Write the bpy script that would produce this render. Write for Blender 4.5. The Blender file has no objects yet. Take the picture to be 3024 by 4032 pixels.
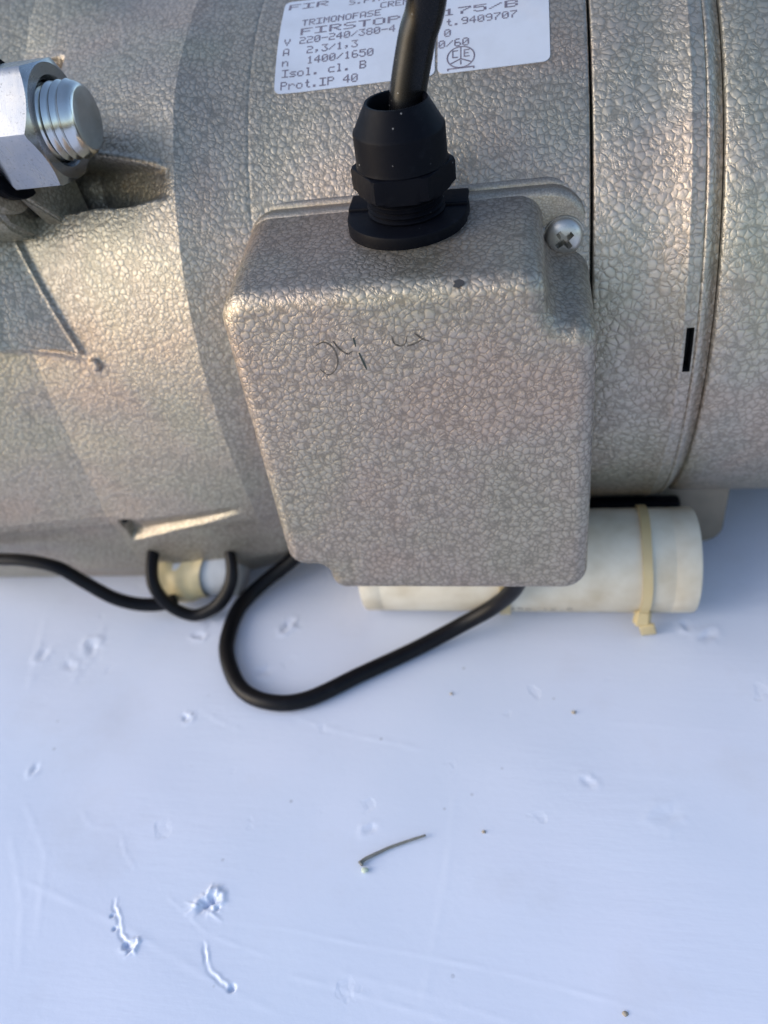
import bpy, bmesh, math, random
import numpy as np
from mathutils import Vector, Matrix

random.seed(7)
rng = np.random.default_rng(7)
S = bpy.context.scene
COL = S.collection
MM = 0.001                                   # everything below is written in millimetres
R_ = math.radians

# ------------------------------------------------------------------ camera
cam_d = bpy.data.cameras.new("camera")
cam = bpy.data.objects.new("camera", cam_d)
COL.objects.link(cam)
right = Vector((0.98198232, 0.13474018, -0.1324983))
down = Vector((-0.015801, -0.64015022, -0.76808725))
fwd = Vector((-0.18831103, 0.75634171, -0.62648717))
m3 = Matrix((right, -down, -fwd)).transposed()
cam.matrix_world = Matrix.Translation(Vector((0, -301.7, 232)) * MM) @ m3.to_4x4()
cam_d.sensor_fit = 'VERTICAL'
cam_d.sensor_height = 36.0
cam_d.lens = 27.08
cam_d.clip_start = 0.005
cam_d.clip_end = 100.0
cam_d.dof.use_dof = True
cam_d.dof.focus_distance = 0.204
cam_d.dof.aperture_fstop = 9.0
S.camera = cam

# ------------------------------------------------------------------ sky, sun, exposure
SUN_EL, SUN_AZ = R_(25), R_(247)             # azimuth clockwise from +Y: low at the left, a little in front, veiled by haze
W = bpy.data.worlds.new("World")
S.world = W
W.use_nodes = True
wn = W.node_tree.nodes
sky = wn.new('ShaderNodeTexSky')
sky.sky_type = 'NISHITA'
sky.sun_disc = False
sky.sun_elevation = SUN_EL
sky.sun_rotation = SUN_AZ
sky.air_density = 1.0
sky.dust_density = 1.6
sky.ozone_density = 1.0
bg = wn['Background']
bg.inputs[1].default_value = 0.13
W.node_tree.links.new(sky.outputs[0], bg.inputs[0])
sl = bpy.data.lights.new("sun", 'SUN')
sl.energy = 0.55
sl.angle = R_(48)
sl.color = (1.0, 0.99, 0.975)
so = bpy.data.objects.new("sun", sl)
COL.objects.link(so)
sd = Vector((math.sin(SUN_AZ) * math.cos(SUN_EL), math.cos(SUN_AZ) * math.cos(SUN_EL), math.sin(SUN_EL)))
so.rotation_euler = sd.to_track_quat('Z', 'Y').to_euler()
so.location = sd * 2
S.view_settings.view_transform = 'Standard'
S.view_settings.look = 'None'
S.view_settings.gamma = 1.0
S.view_settings.use_curve_mapping = False
S.view_settings.exposure = 1.15

# ------------------------------------------------------------------ helpers: materials
class NT:
    def __init__(self, name):
        self.m = bpy.data.materials.new(name)
        self.m.use_nodes = True
        self.t = self.m.node_tree
        self.b = self.t.nodes['Principled BSDF']
        self.tc = self.n('ShaderNodeTexCoord')
        self.P = self.tc.outputs['Object']
    def n(self, kind, **kw):
        x = self.t.nodes.new(kind)
        for k, v in kw.items():
            setattr(x, k, v)
        return x
    def l(self, a, b):
        self.t.links.new(a, b)
    def put(self, sock, v):
        if hasattr(v, 'is_output'):
            self.l(v, sock)
        else:
            sock.default_value = v
    def math(self, op, a, b=0.0, c=0.0):
        x = self.n('ShaderNodeMath', operation=op)
        self.put(x.inputs[0], a); self.put(x.inputs[1], b); self.put(x.inputs[2], c)
        return x.outputs[0]
    def noise(self, scale, detail=3.0, rough=0.55, vec=None):
        x = self.n('ShaderNodeTexNoise')
        self.l(vec or self.P, x.inputs['Vector'])
        x.inputs['Scale'].default_value = scale
        x.inputs['Detail'].default_value = detail
        x.inputs['Roughness'].default_value = rough
        return x
    def ramp(self, v, stops):
        x = self.n('ShaderNodeValToRGB')
        e = x.color_ramp.elements
        while len(e) < len(stops):
            e.new(0.5)
        for i, (p, c) in enumerate(stops):
            e[i].position = p
            e[i].color = (c[0], c[1], c[2], 1) if not isinstance(c, float) else (c, c, c, 1)
        self.l(v, x.inputs[0])
        return x.outputs[0]
    def mix(self, f, a, b, kind='MIX'):
        x = self.n('ShaderNodeMix', data_type='RGBA', blend_type=kind)
        self.put(x.inputs[0], f)
        self.put(x.inputs[6], a if hasattr(a, 'is_output') else (*a, 1))
        self.put(x.inputs[7], b if hasattr(b, 'is_output') else (*b, 1))
        return x.outputs[2]
    def bump(self, h, strength, dist, normal=None):
        x = self.n('ShaderNodeBump')
        x.inputs['Strength'].default_value = strength
        x.inputs['Distance'].default_value = dist
        self.l(h, x.inputs['Height'])
        if normal:
            self.l(normal, x.inputs['Normal'])
        self.l(x.outputs[0], self.b.inputs['Normal'])
        return x.outputs[0]
    def setp(self, **kw):
        for k, v in kw.items():
            self.put(self.b.inputs[k.replace('_', ' ')], v)

def warp(N, amount, scale):
    nz = N.noise(scale, 2.0)
    sub = N.n('ShaderNodeVectorMath', operation='SUBTRACT')
    N.l(nz.outputs['Color'], sub.inputs[0]); sub.inputs[1].default_value = (.5, .5, .5)
    sc = N.n('ShaderNodeVectorMath', operation='SCALE')
    N.l(sub.outputs[0], sc.inputs[0]); sc.inputs['Scale'].default_value = amount
    ad = N.n('ShaderNodeVectorMath', operation='ADD')
    N.l(N.P, ad.inputs[0]); N.l(sc.outputs[0], ad.inputs[1])
    return ad.outputs[0]

def hammer_paint(name, cell, base, edge, rough=.42, bump=.6, metal=.85, flat=1.0):
    """Silver-beige hammertone enamel: domed cells with darker pigment lines between them."""
    N = NT(name)
    v = warp(N, cell * 1.0 * MM, 1 / (cell * 1.5 * MM))
    sc = 1 / (cell * MM)
    ve = N.n('ShaderNodeTexVoronoi', feature='DISTANCE_TO_EDGE'); N.l(v, ve.inputs['Vector']); ve.inputs['Scale'].default_value = sc
    vc = N.n('ShaderNodeTexVoronoi', feature='F1'); N.l(v, vc.inputs['Vector']); vc.inputs['Scale'].default_value = sc
    vs = N.n('ShaderNodeTexVoronoi', feature='DISTANCE_TO_EDGE'); N.l(v, vs.inputs['Vector']); vs.inputs['Scale'].default_value = sc * 1.9
    sf = N.n('ShaderNodeTexVoronoi', feature='SMOOTH_F1'); N.l(v, sf.inputs['Vector']); sf.inputs['Scale'].default_value = sc; sf.inputs['Smoothness'].default_value = .32
    pick = N.ramp(N.noise(1 / (cell * 3.2 * MM), 2.0).outputs[0], [(.47, 0.0), (.53, 1.0)])
    def pillow(d, w):
        q = N.math('SUBTRACT', 1.0, N.math('MINIMUM', N.math('DIVIDE', d, w), 1.0))
        return N.math('SUBTRACT', 1.0, N.math('POWER', q, 2.0))
    gap = N.math('MULTIPLY', N.ramp(N.noise(1 / (cell * 1.1 * MM), 2.0).outputs[0], [(.54, 0.0), (.72, 1.0)]), .20)   # some creases fade out
    crease = pillow(N.math('ADD', ve.outputs['Distance'], gap), .34)
    h1 = N.math('ADD', N.math('MULTIPLY', crease, .34), N.math('MULTIPLY', N.math('SUBTRACT', 1.0, N.math('POWER', sf.outputs['Distance'], 1.7)), .66))
    h2 = pillow(N.math('ADD', vs.outputs['Distance'], gap), .40)
    both = N.math('MULTIPLY', h1, N.math('ADD', .55, N.math('MULTIPLY', h2, .45)))
    thin = N.math('MULTIPLY', crease, N.math('ADD', N.math('SUBTRACT', 1.0, pick), N.math('MULTIPLY', pick, N.math('ADD', .55, N.math('MULTIPLY', h2, .45)))))
    hm = N.n('ShaderNodeMix'); N.l(pick, hm.inputs[0]); N.l(h1, hm.inputs[2]); N.l(both, hm.inputs[3])
    cells = hm.outputs[0]
    rnd = N.ramp(vc.outputs['Distance'], [(.40, 1.0), (.72, .25)])
    thin = N.math('MULTIPLY', thin, N.math('ADD', .45, N.math('MULTIPLY', rnd, .55)))
    line = N.ramp(thin, [(.0, 0.0), (.5, .70), (.98, 1.0)])
    big = N.noise(26, 2.0).outputs[0]
    fine = N.noise(2600, 2.0).outputs[0]
    tint = N.ramp(big, [(.36, (.955, 1.0, .955)), (.46, (.99, 1.0, .975)), (.54, (1.0, .995, .99)), (.64, (1.04, .972, .945))])
    col = N.mix(line, edge, base)
    cellv = N.ramp(vc.outputs['Color'], [(0.0, .95), (1.0, 1.04)])
    col = N.mix(1.0, col, cellv, 'MULTIPLY')
    col = N.mix(1.0, col, tint, 'MULTIPLY')
    dirt = N.ramp(N.noise(95, 4.0, .65).outputs[0], [(.60, 0.0), (.78, .30)])
    col = N.mix(dirt, col, (.20, .175, .13))
    N.setp(Base_Color=col, Metallic=metal, Roughness=N.math('ADD', N.math('MULTIPLY', fine, .16), rough - .08))
    h = N.math('ADD', N.math('MULTIPLY', cells, N.math('ADD', .7, N.math('MULTIPLY', rnd, .3))), N.math('MULTIPLY', fine, .10))
    N.bump(h, bump, cell * .17 * MM * flat)
    return N.m

def simple(name, col, rough, metal=0.0, nscale=400, namp=.12, bstr=.15, bdist=.05, col2=None, spec=.5, nscale2=60):
    N = NT(name)
    nz = N.noise(nscale, 4.0, .6).outputs[0]
    n2 = N.noise(nscale2, 4.0, .6).outputs[0]
    c2 = col2 or tuple(c * .75 for c in col)
    c = N.mix(N.ramp(n2, [(.38, 0.0), (.68, 1.0)]), col, c2)
    N.setp(Base_Color=c, Metallic=metal, Roughness=N.math('ADD', N.math('MULTIPLY', nz, namp * 2), rough - namp))
    N.b.inputs['Specular IOR Level'].default_value = spec
    N.bump(nz, bstr, bdist * MM)
    return N.m

def black_moulded(name, col, rough, specks=.5, spec=.07):
    """Black moulded plastic with pale dust specks and rubbed patches."""
    N = NT(name)
    nz = N.noise(900, 4.0, .65).outputs[0]
    rub = N.ramp(N.noise(150, 5.0, .7).outputs[0], [(.55, 0.0), (.80, .55)])
    sp = N.n('ShaderNodeTexVoronoi', feature='F1'); N.l(N.P, sp.inputs['Vector']); sp.inputs['Scale'].default_value = 420
    dot = N.ramp(sp.outputs['Distance'], [(.05, specks), (.11, 0.0)])
    keep = N.ramp(N.noise(210, 2.0).outputs[0], [(.52, 0.0), (.60, 1.0)])
    c = N.mix(rub, col, tuple(x * 2.0 + .008 for x in col))
    c = N.mix(N.math('MULTIPLY', dot, keep), c, (.42, .42, .42))
    N.setp(Base_Color=c, Roughness=N.math('ADD', N.math('MULTIPLY', nz, .2), rough - .1))
    N.b.inputs['Specular IOR Level'].default_value = spec
    N.bump(nz, .2, .04 * MM)
    return N.m

def zinc_steel(name, col=(.56, .57, .58), rough=.3, pits=0.0):
    N = NT(name)
    st = N.n('ShaderNodeMapping'); N.l(N.P, st.inputs[0]); st.inputs['Scale'].default_value = (1, .12, .12)
    scr = N.noise(900, 5.0, .7, st.outputs[0]).outputs[0]
    blot = N.noise(130, 4.0, .6).outputs[0]
    c = N.mix(N.ramp(blot, [(.4, 0.0), (.7, .6)]), col, (.50, .47, .42))
    if pits:
        pt = N.ramp(N.noise(1500, 4.0, .75).outputs[0], [(.58, 0.0), (.68, 1.0)])
        c = N.mix(N.math('MULTIPLY', pt, pits), c, (.10, .10, .10))
    N.setp(Base_Color=c, Metallic=1.0, Roughness=N.math('ADD', N.math('MULTIPLY', scr, .25), rough - .1))
    N.bump(scr, .25, .03 * MM)
    return N.m

PAINT = hammer_paint("hammertone_drum", 2.15, (.50, .445, .375), (.31, .275, .225), rough=.48, bump=.66)
PAINT_BOX = hammer_paint("hammertone_box", 1.8, (.436, .374, .315), (.245, .208, .172), rough=.47, bump=.66)
PAINT_CAST = hammer_paint("hammertone_cast", 1.65, (.445, .395, .335), (.27, .24, .20), rough=.48, bump=.70)
PAINT_RIM = hammer_paint("hammertone_rim", .8, (.41, .36, .30), (.28, .245, .20), rough=.42, bump=.5)
PAINT_DULL = simple("dull_grey_enamel", (.24, .205, .16), .5, .45, 500, .1, .2, .06)
ZINC = zinc_steel("zinc_nut", (.36, .37, .39), .22, .7)
ZINC_BRIGHT = zinc_steel("zinc_thread", (.66, .66, .64), .2)
SCREW = zinc_steel("screw_steel", (.60, .57, .52), .40, .35)
BLACK_PL = black_moulded("black_nylon", (.0032, .0038, .0065), .48)
BLACK_PVC = black_moulded("black_pvc", (.004, .004, .005), .27, .7, .2)
BLACK_CORD = black_moulded("black_cord_pvc", (.005, .005, .007), .38, .0, .16)
BLACK_VOID = simple("black_recess", (.006, .006, .006), .8)  # flat black put in for the dark inside gaps and holes
CREAM = simple("cream_capacitor_plastic", (.63, .595, .51), .42, 0, 300, .08, .1, .05, (.44, .38, .28), .4, 34)
WHITE_TUBE = simple("white_tube_plastic", (.50, .51, .53), .4, 0, 300, .08, .1, .05)
NYLON = simple("yellowed_nylon", (.50, .41, .23), .38, 0, 400, .1, .2, .08, (.48, .38, .20))
TAPE = simple("yellowed_tape", (.52, .43, .25), .5, 0, 250, .1, .3, .2, (.44, .35, .18))
INK = simple("printed_ink", (.11, .10, .14), .6, 0, 900, .1, .1, .02, (.20, .19, .24), .4, 500)
PEN = simple("faint_pen_ink", (.05, .045, .04), .6, 0, 900, .1, .1, .02, (.14, .12, .10), .3, 700)
PEN_DARK = simple("dark_pen_ink", (.018, .03, .028), .6)
CHIP = simple("bare_dark_metal", (.035, .035, .037), .5)
STEM = simple("dry_stem", (.20, .20, .19), .8, 0, 900, .1, .5, .1, (.12, .12, .10), .2, 500)
BUD = simple("pale_green_bud", (.60, .68, .55), .7)
GRIT = simple("brown_grit", (.36, .31, .25), .9)

def label_paper():
    N = NT("silver_white_label")
    blot = N.noise(70, 4.0, .6).outputs[0]
    c = N.mix(N.ramp(blot, [(.4, 0.0), (.75, .7)]), (.52, .565, .655), (.43, .465, .535))
    st = N.ramp(N.noise(33, 3.0).outputs[0], [(.62, 0.0), (.74, .22)])
    c = N.mix(st, c, (.62, .52, .46))
    nz = N.noise(700, 4.0, .6).outputs[0]
    N.setp(Base_Color=c, Metallic=.15, Roughness=N.math('ADD', N.math('MULTIPLY', nz, .2), .3))
    N.bump(nz, .12, .03 * MM)
    return N.m
LABEL = label_paper()

def film():
    N = NT("pale_blue_film")
    big = N.noise(9, 4.0, .55).outputs[0]
    c = N.mix(N.ramp(big, [(.35, 0.0), (.68, 1.0)]), (.63, .69, .825), (.67, .71, .845))
    sp = N.n('ShaderNodeTexVoronoi', feature='F1'); N.l(N.P, sp.inputs['Vector']); sp.inputs['Scale'].default_value = 75
    sm_ = N.ramp(N.noise(17, 5.0, .62).outputs[0], [(.56, 0.0), (.74, .30)])
    c = N.mix(sm_, c, (.52, .535, .60))
    dot = N.ramp(sp.outputs['Distance'], [(.03, .45), (.06, 0.0)])
    keep = N.ramp(N.noise(31, 2.0).outputs[0], [(.46, 0.0), (.54, 1.0)])
    c = N.mix(N.math('MULTIPLY', dot, keep), c, (.24, .26, .30))
    st = N.n('ShaderNodeMapping'); N.l(N.P, st.inputs[0])
    st.inputs['Rotation'].default_value = (0, 0, .35); st.inputs['Scale'].default_value = (.16, 1, 1)
    wr = N.noise(110, 4.0, .62, st.outputs[0]).outputs[0]
    gr = N.noise(340, 4.0, .6).outputs[0]
    where = N.ramp(N.noise(11, 2.0).outputs[0], [(.40, .25), (.62, 1.0)])
    h = N.math('ADD', N.math('MULTIPLY', N.math('MULTIPLY', wr, where), 1.1), N.math('MULTIPLY', gr, .24))
    mk = N.n('ShaderNodeTexVoronoi', feature='F1'); N.l(warp(N, .008, 160), mk.inputs['Vector']); mk.inputs['Scale'].default_value = 38
    nick = N.math('MULTIPLY', N.ramp(mk.outputs['Distance'], [(.06, 0.0), (.12, 1.0)]), .5)
    h = N.math('ADD', h, nick)
    N.setp(Base_Color=c, Roughness=N.math('ADD', N.math('MULTIPLY', gr, .16), .24))
    N.bump(h, .48, .5 * MM)
    return N.m
FILM = film()

# ------------------------------------------------------------------ helpers: meshes
ORIG = {}
def org(p):
    o = Vector((0, 0, 0))
    while p is not None:
        o += ORIG.get(p.name, Vector((0, 0, 0)))
        p = p.parent
    return o

def obj(name, V, F, mat, parent=None, smooth=True, label=None, cat=None, group=None, kind=None, angle=None, base=None):
    """One mesh object from millimetre world coordinates; base puts a top-level mesh's origin at its foot."""
    me = bpy.data.meshes.new(name)
    o0 = org(parent)
    if base is not None:
        o0 = Vector(base)
    V = np.asarray(V, float) - np.array(o0)
    me.from_pydata((V * MM).tolist(), [], F)
    me.materials.append(mat)
    o = bpy.data.objects.new(name, me)
    COL.objects.link(o)
    if parent is not None:
        o.parent = parent
    elif base is not None:
        o.location = Vector(base) * MM
        ORIG[o.name] = Vector(base)
    if smooth:
        me.polygons.foreach_set('use_smooth', [True] * len(me.polygons))
        if angle:
            me.set_sharp_from_angle(angle=R_(angle))
    me.update()
    tag(o, label, cat, group, kind)
    return o

def tag(o, label=None, cat=None, group=None, kind=None):
    if label: o['label'] = label
    if cat: o['category'] = cat
    if group: o['group'] = group
    if kind: o['kind'] = kind

def empty(name, loc, label, cat, group=None):
    o = bpy.data.objects.new(name, None)
    o.empty_display_size = .02
    COL.objects.link(o)
    o.location = Vector(loc) * MM
    ORIG[o.name] = Vector(loc)
    tag(o, label, cat, group)
    return o

def from_bm(bm):
    bm.verts.index_update()
    V = [v.co[:] for v in bm.verts]
    F = [[v.index for v in f.verts] for f in bm.faces]
    bm.free()
    return V, F

def join(*parts):
    V, F = [], []
    for v, f in parts:
        k = len(V)
        V += [tuple(p) for p in v]
        F += [[i + k for i in q] for q in f]
    return V, F

def xf(vf, M):
    return [tuple(M @ Vector(p)) for p in vf[0]], vf[1]

def lathe(profile, n=64, closed=False):
    """Revolve (r, z) points about Z."""
    V, F = [], []
    for r, z in profile:
        for k in range(n):
            a = 2 * math.pi * k / n
            V.append((r * math.cos(a), r * math.sin(a), z))
    for i in range(len(profile) - 1):
        for k in range(n):
            k2 = (k + 1) % n
            F.append([i * n + k, i * n + k2, (i + 1) * n + k2, (i + 1) * n + k])
    if profile[0][0] > 1e-6 and closed:
        F.append(list(range(n))[::-1])
    if profile[-1][0] > 1e-6 and closed:
        F.append([(len(profile) - 1) * n + k for k in range(n)])
    return V, F

def spline(pts, sub=10):
    """Catmull-Rom through the points."""
    P = [np.array(p, float) for p in pts]
    P = [2 * P[0] - P[1]] + P + [2 * P[-1] - P[-2]]
    out = []
    for i in range(1, len(P) - 2):
        for k in range(sub):
            t = k / sub
            a, b, c, d = P[i - 1], P[i], P[i + 1], P[i + 2]
            out.append(.5 * ((2 * b) + (c - a) * t + (2 * a - 5 * b + 4 * c - d) * t * t + (3 * b - a - 3 * c + d) * t ** 3))
    out.append(P[-2])
    return out

def tube(pts, r, n=16, lobe=0.0, lobes=3, twist=0.0, sub=10, flat=1.0, raw=False):
    C = pts if raw else spline(pts, sub)
    V, F = [], []
    T = [(C[min(i + 1, len(C) - 1)] - C[max(i - 1, 0)]) for i in range(len(C))]
    T = [t / np.linalg.norm(t) for t in T]
    u = np.cross(T[0], [0, 0, 1.]);
    if np.linalg.norm(u) < .1: u = np.cross(T[0], [1., 0, 0])
    u /= np.linalg.norm(u)
    for i, c in enumerate(C):
        u = u - T[i] * u.dot(T[i]); u /= np.linalg.norm(u)
        w = np.cross(T[i], u)
        rr = r(i / (len(C) - 1)) if callable(r) else r
        for k in range(n):
            a = 2 * math.pi * k / n
            q = rr * (1 + lobe * math.cos(lobes * a + twist * i))
            V.append(tuple(c + q * (math.cos(a) * u + flat * math.sin(a) * w)))
    for i in range(len(C) - 1):
        for k in range(n):
            k2 = (k + 1) % n
            F.append([i * n + k, i * n + k2, (i + 1) * n + k2, (i + 1) * n + k])
    F.append(list(range(n))[::-1]); F.append([(len(C) - 1) * n + k for k in range(n)])
    return V, F

def rounded(poly, seg=8):
    """Polygon given as (x, z, corner radius), rounded; points run in the order given."""
    out = []
    n = len(poly)
    for i in range(n):
        p = np.array(poly[i][:2], float); r = poly[i][2]
        a = np.array(poly[i - 1][:2], float); b = np.array(poly[(i + 1) % n][:2], float)
        if r <= 0:
            out.append(p); continue
        d1 = (a - p) / np.linalg.norm(a - p); d2 = (b - p) / np.linalg.norm(b - p)
        ang = math.acos(np.clip(d1.dot(d2), -1, 1))
        t = r / math.tan(ang / 2)
        bis = (d1 + d2) / np.linalg.norm(d1 + d2)
        c = p + bis * r / math.sin(ang / 2)
        s, e = p + d1 * t - c, p + d2 * t - c
        a0 = math.atan2(s[1], s[0]); a1 = math.atan2(e[1], e[0])
        da = (a1 - a0 + math.pi) % (2 * math.pi) - math.pi
        for k in range(seg + 1):
            q = a0 + da * k / seg
            out.append(c + r * np.array([math.cos(q), math.sin(q)]))
    return np.array(out)

def densify(P, step):
    out = []
    for i in range(len(P)):
        a, b = P[i], P[(i + 1) % len(P)]
        k = max(1, int(np.linalg.norm(b - a) / step))
        for j in range(k):
            out.append(a + (b - a) * j / k)
    return np.array(out)

def inset(P, d):
    """Move a clockwise-or-not closed outline inwards by d along averaged normals."""
    A = np.roll(P, 1, 0); B = np.roll(P, -1, 0)
    t = B - A
    t /= np.linalg.norm(t, axis=1)[:, None] + 1e-12
    nrm = np.c_[-t[:, 1], t[:, 0]]
    area = np.sum(P[:, 0] * B[:, 1] - B[:, 0] * P[:, 1])
    if area < 0: nrm = -nrm
    return P + nrm * d

def loft_y(rings, cap_front=True, cap_back=False):
    """Rings of (x, z) outlines with their y; returns verts and faces."""
    n = len(rings[0][1])
    V, F = [], []
    for y, P in rings:
        V += [(p[0], y, p[1]) for p in P]
    for i in range(len(rings) - 1):
        for k in range(n):
            k2 = (k + 1) % n
            F.append([i * n + k, i * n + k2, (i + 1) * n + k2, (i + 1) * n + k])
    if cap_front:
        F.append([(len(rings) - 1) * n + k for k in range(n)])
    if cap_back:
        F.append(list(range(n))[::-1])
    return V, F

def sm(a, b, x):
    t = np.clip((x - a) / (b - a), 0, 1)
    return t * t * (3 - 2 * t)

def chamfer_box(cx, cy, cz, sx, sy, sz, bev, seg=3):
    bm = bmesh.new()
    bmesh.ops.create_cube(bm, size=1)
    for v in bm.verts:
        v.co = Vector((cx + v.co.x * sx, cy + v.co.y * sy, cz + v.co.z * sz))
    bmesh.ops.bevel(bm, geom=bm.edges[:], offset=bev, segments=seg, affect='EDGES', profile=.5)
    return from_bm(bm)

# ------------------------------------------------------------------ the table under it: pale film over board, dented and creased
def seg_dist(X, Y, pts):
    best = np.full(X.shape, 1e9); along = np.zeros(X.shape); side = np.zeros(X.shape)
    L = len(pts) - 1
    for i in range(L):
        ax, ay = pts[i]; bx, by = pts[i + 1]
        dx, dy = bx - ax, by - ay
        t = np.clip(((X - ax) * dx + (Y - ay) * dy) / (dx * dx + dy * dy), 0, 1)
        ex, ey = X - ax - t * dx, Y - ay - t * dy
        d = np.hypot(ex, ey)
        mk = d < best
        best = np.where(mk, d, best)
        along = np.where(mk, (i + t) / L, along)
        side = np.where(mk, (dx * ey - dy * ex) / math.hypot(dx, dy), side)
    return best, along, side

CREASES = [
    ([(-88.5, -138.7), (-75.2, -143.2), (-60.9, -146.4), (-47.3, -148.7), (-35.5, -151.8)], .9, .45),
    ([(-173.2, -202.7), (-150.1, -208.5), (-126.4, -215.0), (-100.4, -224.5), (-81.5, -231.1), (-63.0, -236.3)], 1.1, .30),
    ([(-93.1, -211.6), (-68.2, -212.9), (-52.6, -214.8), (-33.7, -216.2), (-15.5, -218.2), (3.0, -220.6), (21.8, -223.8), (38.4, -226.6)], .8, .24),
    ([(-72.4, -224.4), (-55.9, -226.5), (-38.6, -229.4), (-19.8, -232.2)], .8, .28),
    ([(-26.0, -164.4), (-26.4, -180.4), (-26.8, -195.0), (-28.5, -208.4), (-29.9, -221.8), (-31.3, -233.3)], 1.0, .20),
    ([(-155.4, -178.8), (-151.3, -183.6), (-147.6, -185.9), (-137.3, -186.0)], .7, .45),
    ([(-136.3, -187.6), (-132.4, -193.7), (-126.0, -199.3)], .7, .35),
    ([(22.6, -137.1), (37.8, -137.4), (55.5, -138.5), (75.1, -140.3)], .9, .2),
    ([(-184.6, -128.1), (-181.0, -113.7), (-183.9, -93.0)], 1.6, .6),
    ([(-214.4, -90.7), (-200.7, -133.2)], 1.6, .35),
    ([(-125.7, -137.1), (-114.5, -142.9), (-104.4, -146.4)], .9, .35),
    ([(-180, -176), (-160, -196), (-148, -226)], 1.0, .3),
    ([(-178, -188), (-160, -212), (-150, -232)], 1.0, .26),
    ([(-60, -222), (-30, -226), (10, -234)], .9, .2),
    ([(-10, -150), (20, -156), (60, -158)], 1.2, .12),
    ([(-115, -205), (-96, -216), (-74, -221)], .7, .22),
]
TEARS = [  # a lifted lip on one side, a gouge on the other
    ([(-129.6, -207.5), (-128.3, -211.0), (-125.5, -214.8), (-122.6, -218.6), (-119.6, -221.2)], 1.5, 1.1, 1),
    ([(-96.8, -217.5), (-95.6, -221.0), (-92.6, -225.2), (-88.0, -228.6), (-83.8, -230.3)], 1.4, 1.0, 1),
]
DENTS = [(-98.9, -207.4, 3.6, 1.7), (-129.8, -141.4, 2.6, .6), (-180.3, -165.6, 2.6, .5), (-52.4, -180.5, 2.6, .45),
         (16.5, -160.3, 2.8, .4), (-100.9, -94.4, 4.0, 1.0), (-104.6, -118.7, 4.0, .6), (-183.3, -108.7, 5.0, .7),
         (-118.8, -221.8, 2.0, 1.3), (-138.0, -101.0, 3.0, .6), (57.0, -92.0, 3.0, .7), (64, -97, 4, .5),
         (-190, -118, 4, .4), (-205, -112, 4, .5), (40, -170, 5, .25)]

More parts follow.
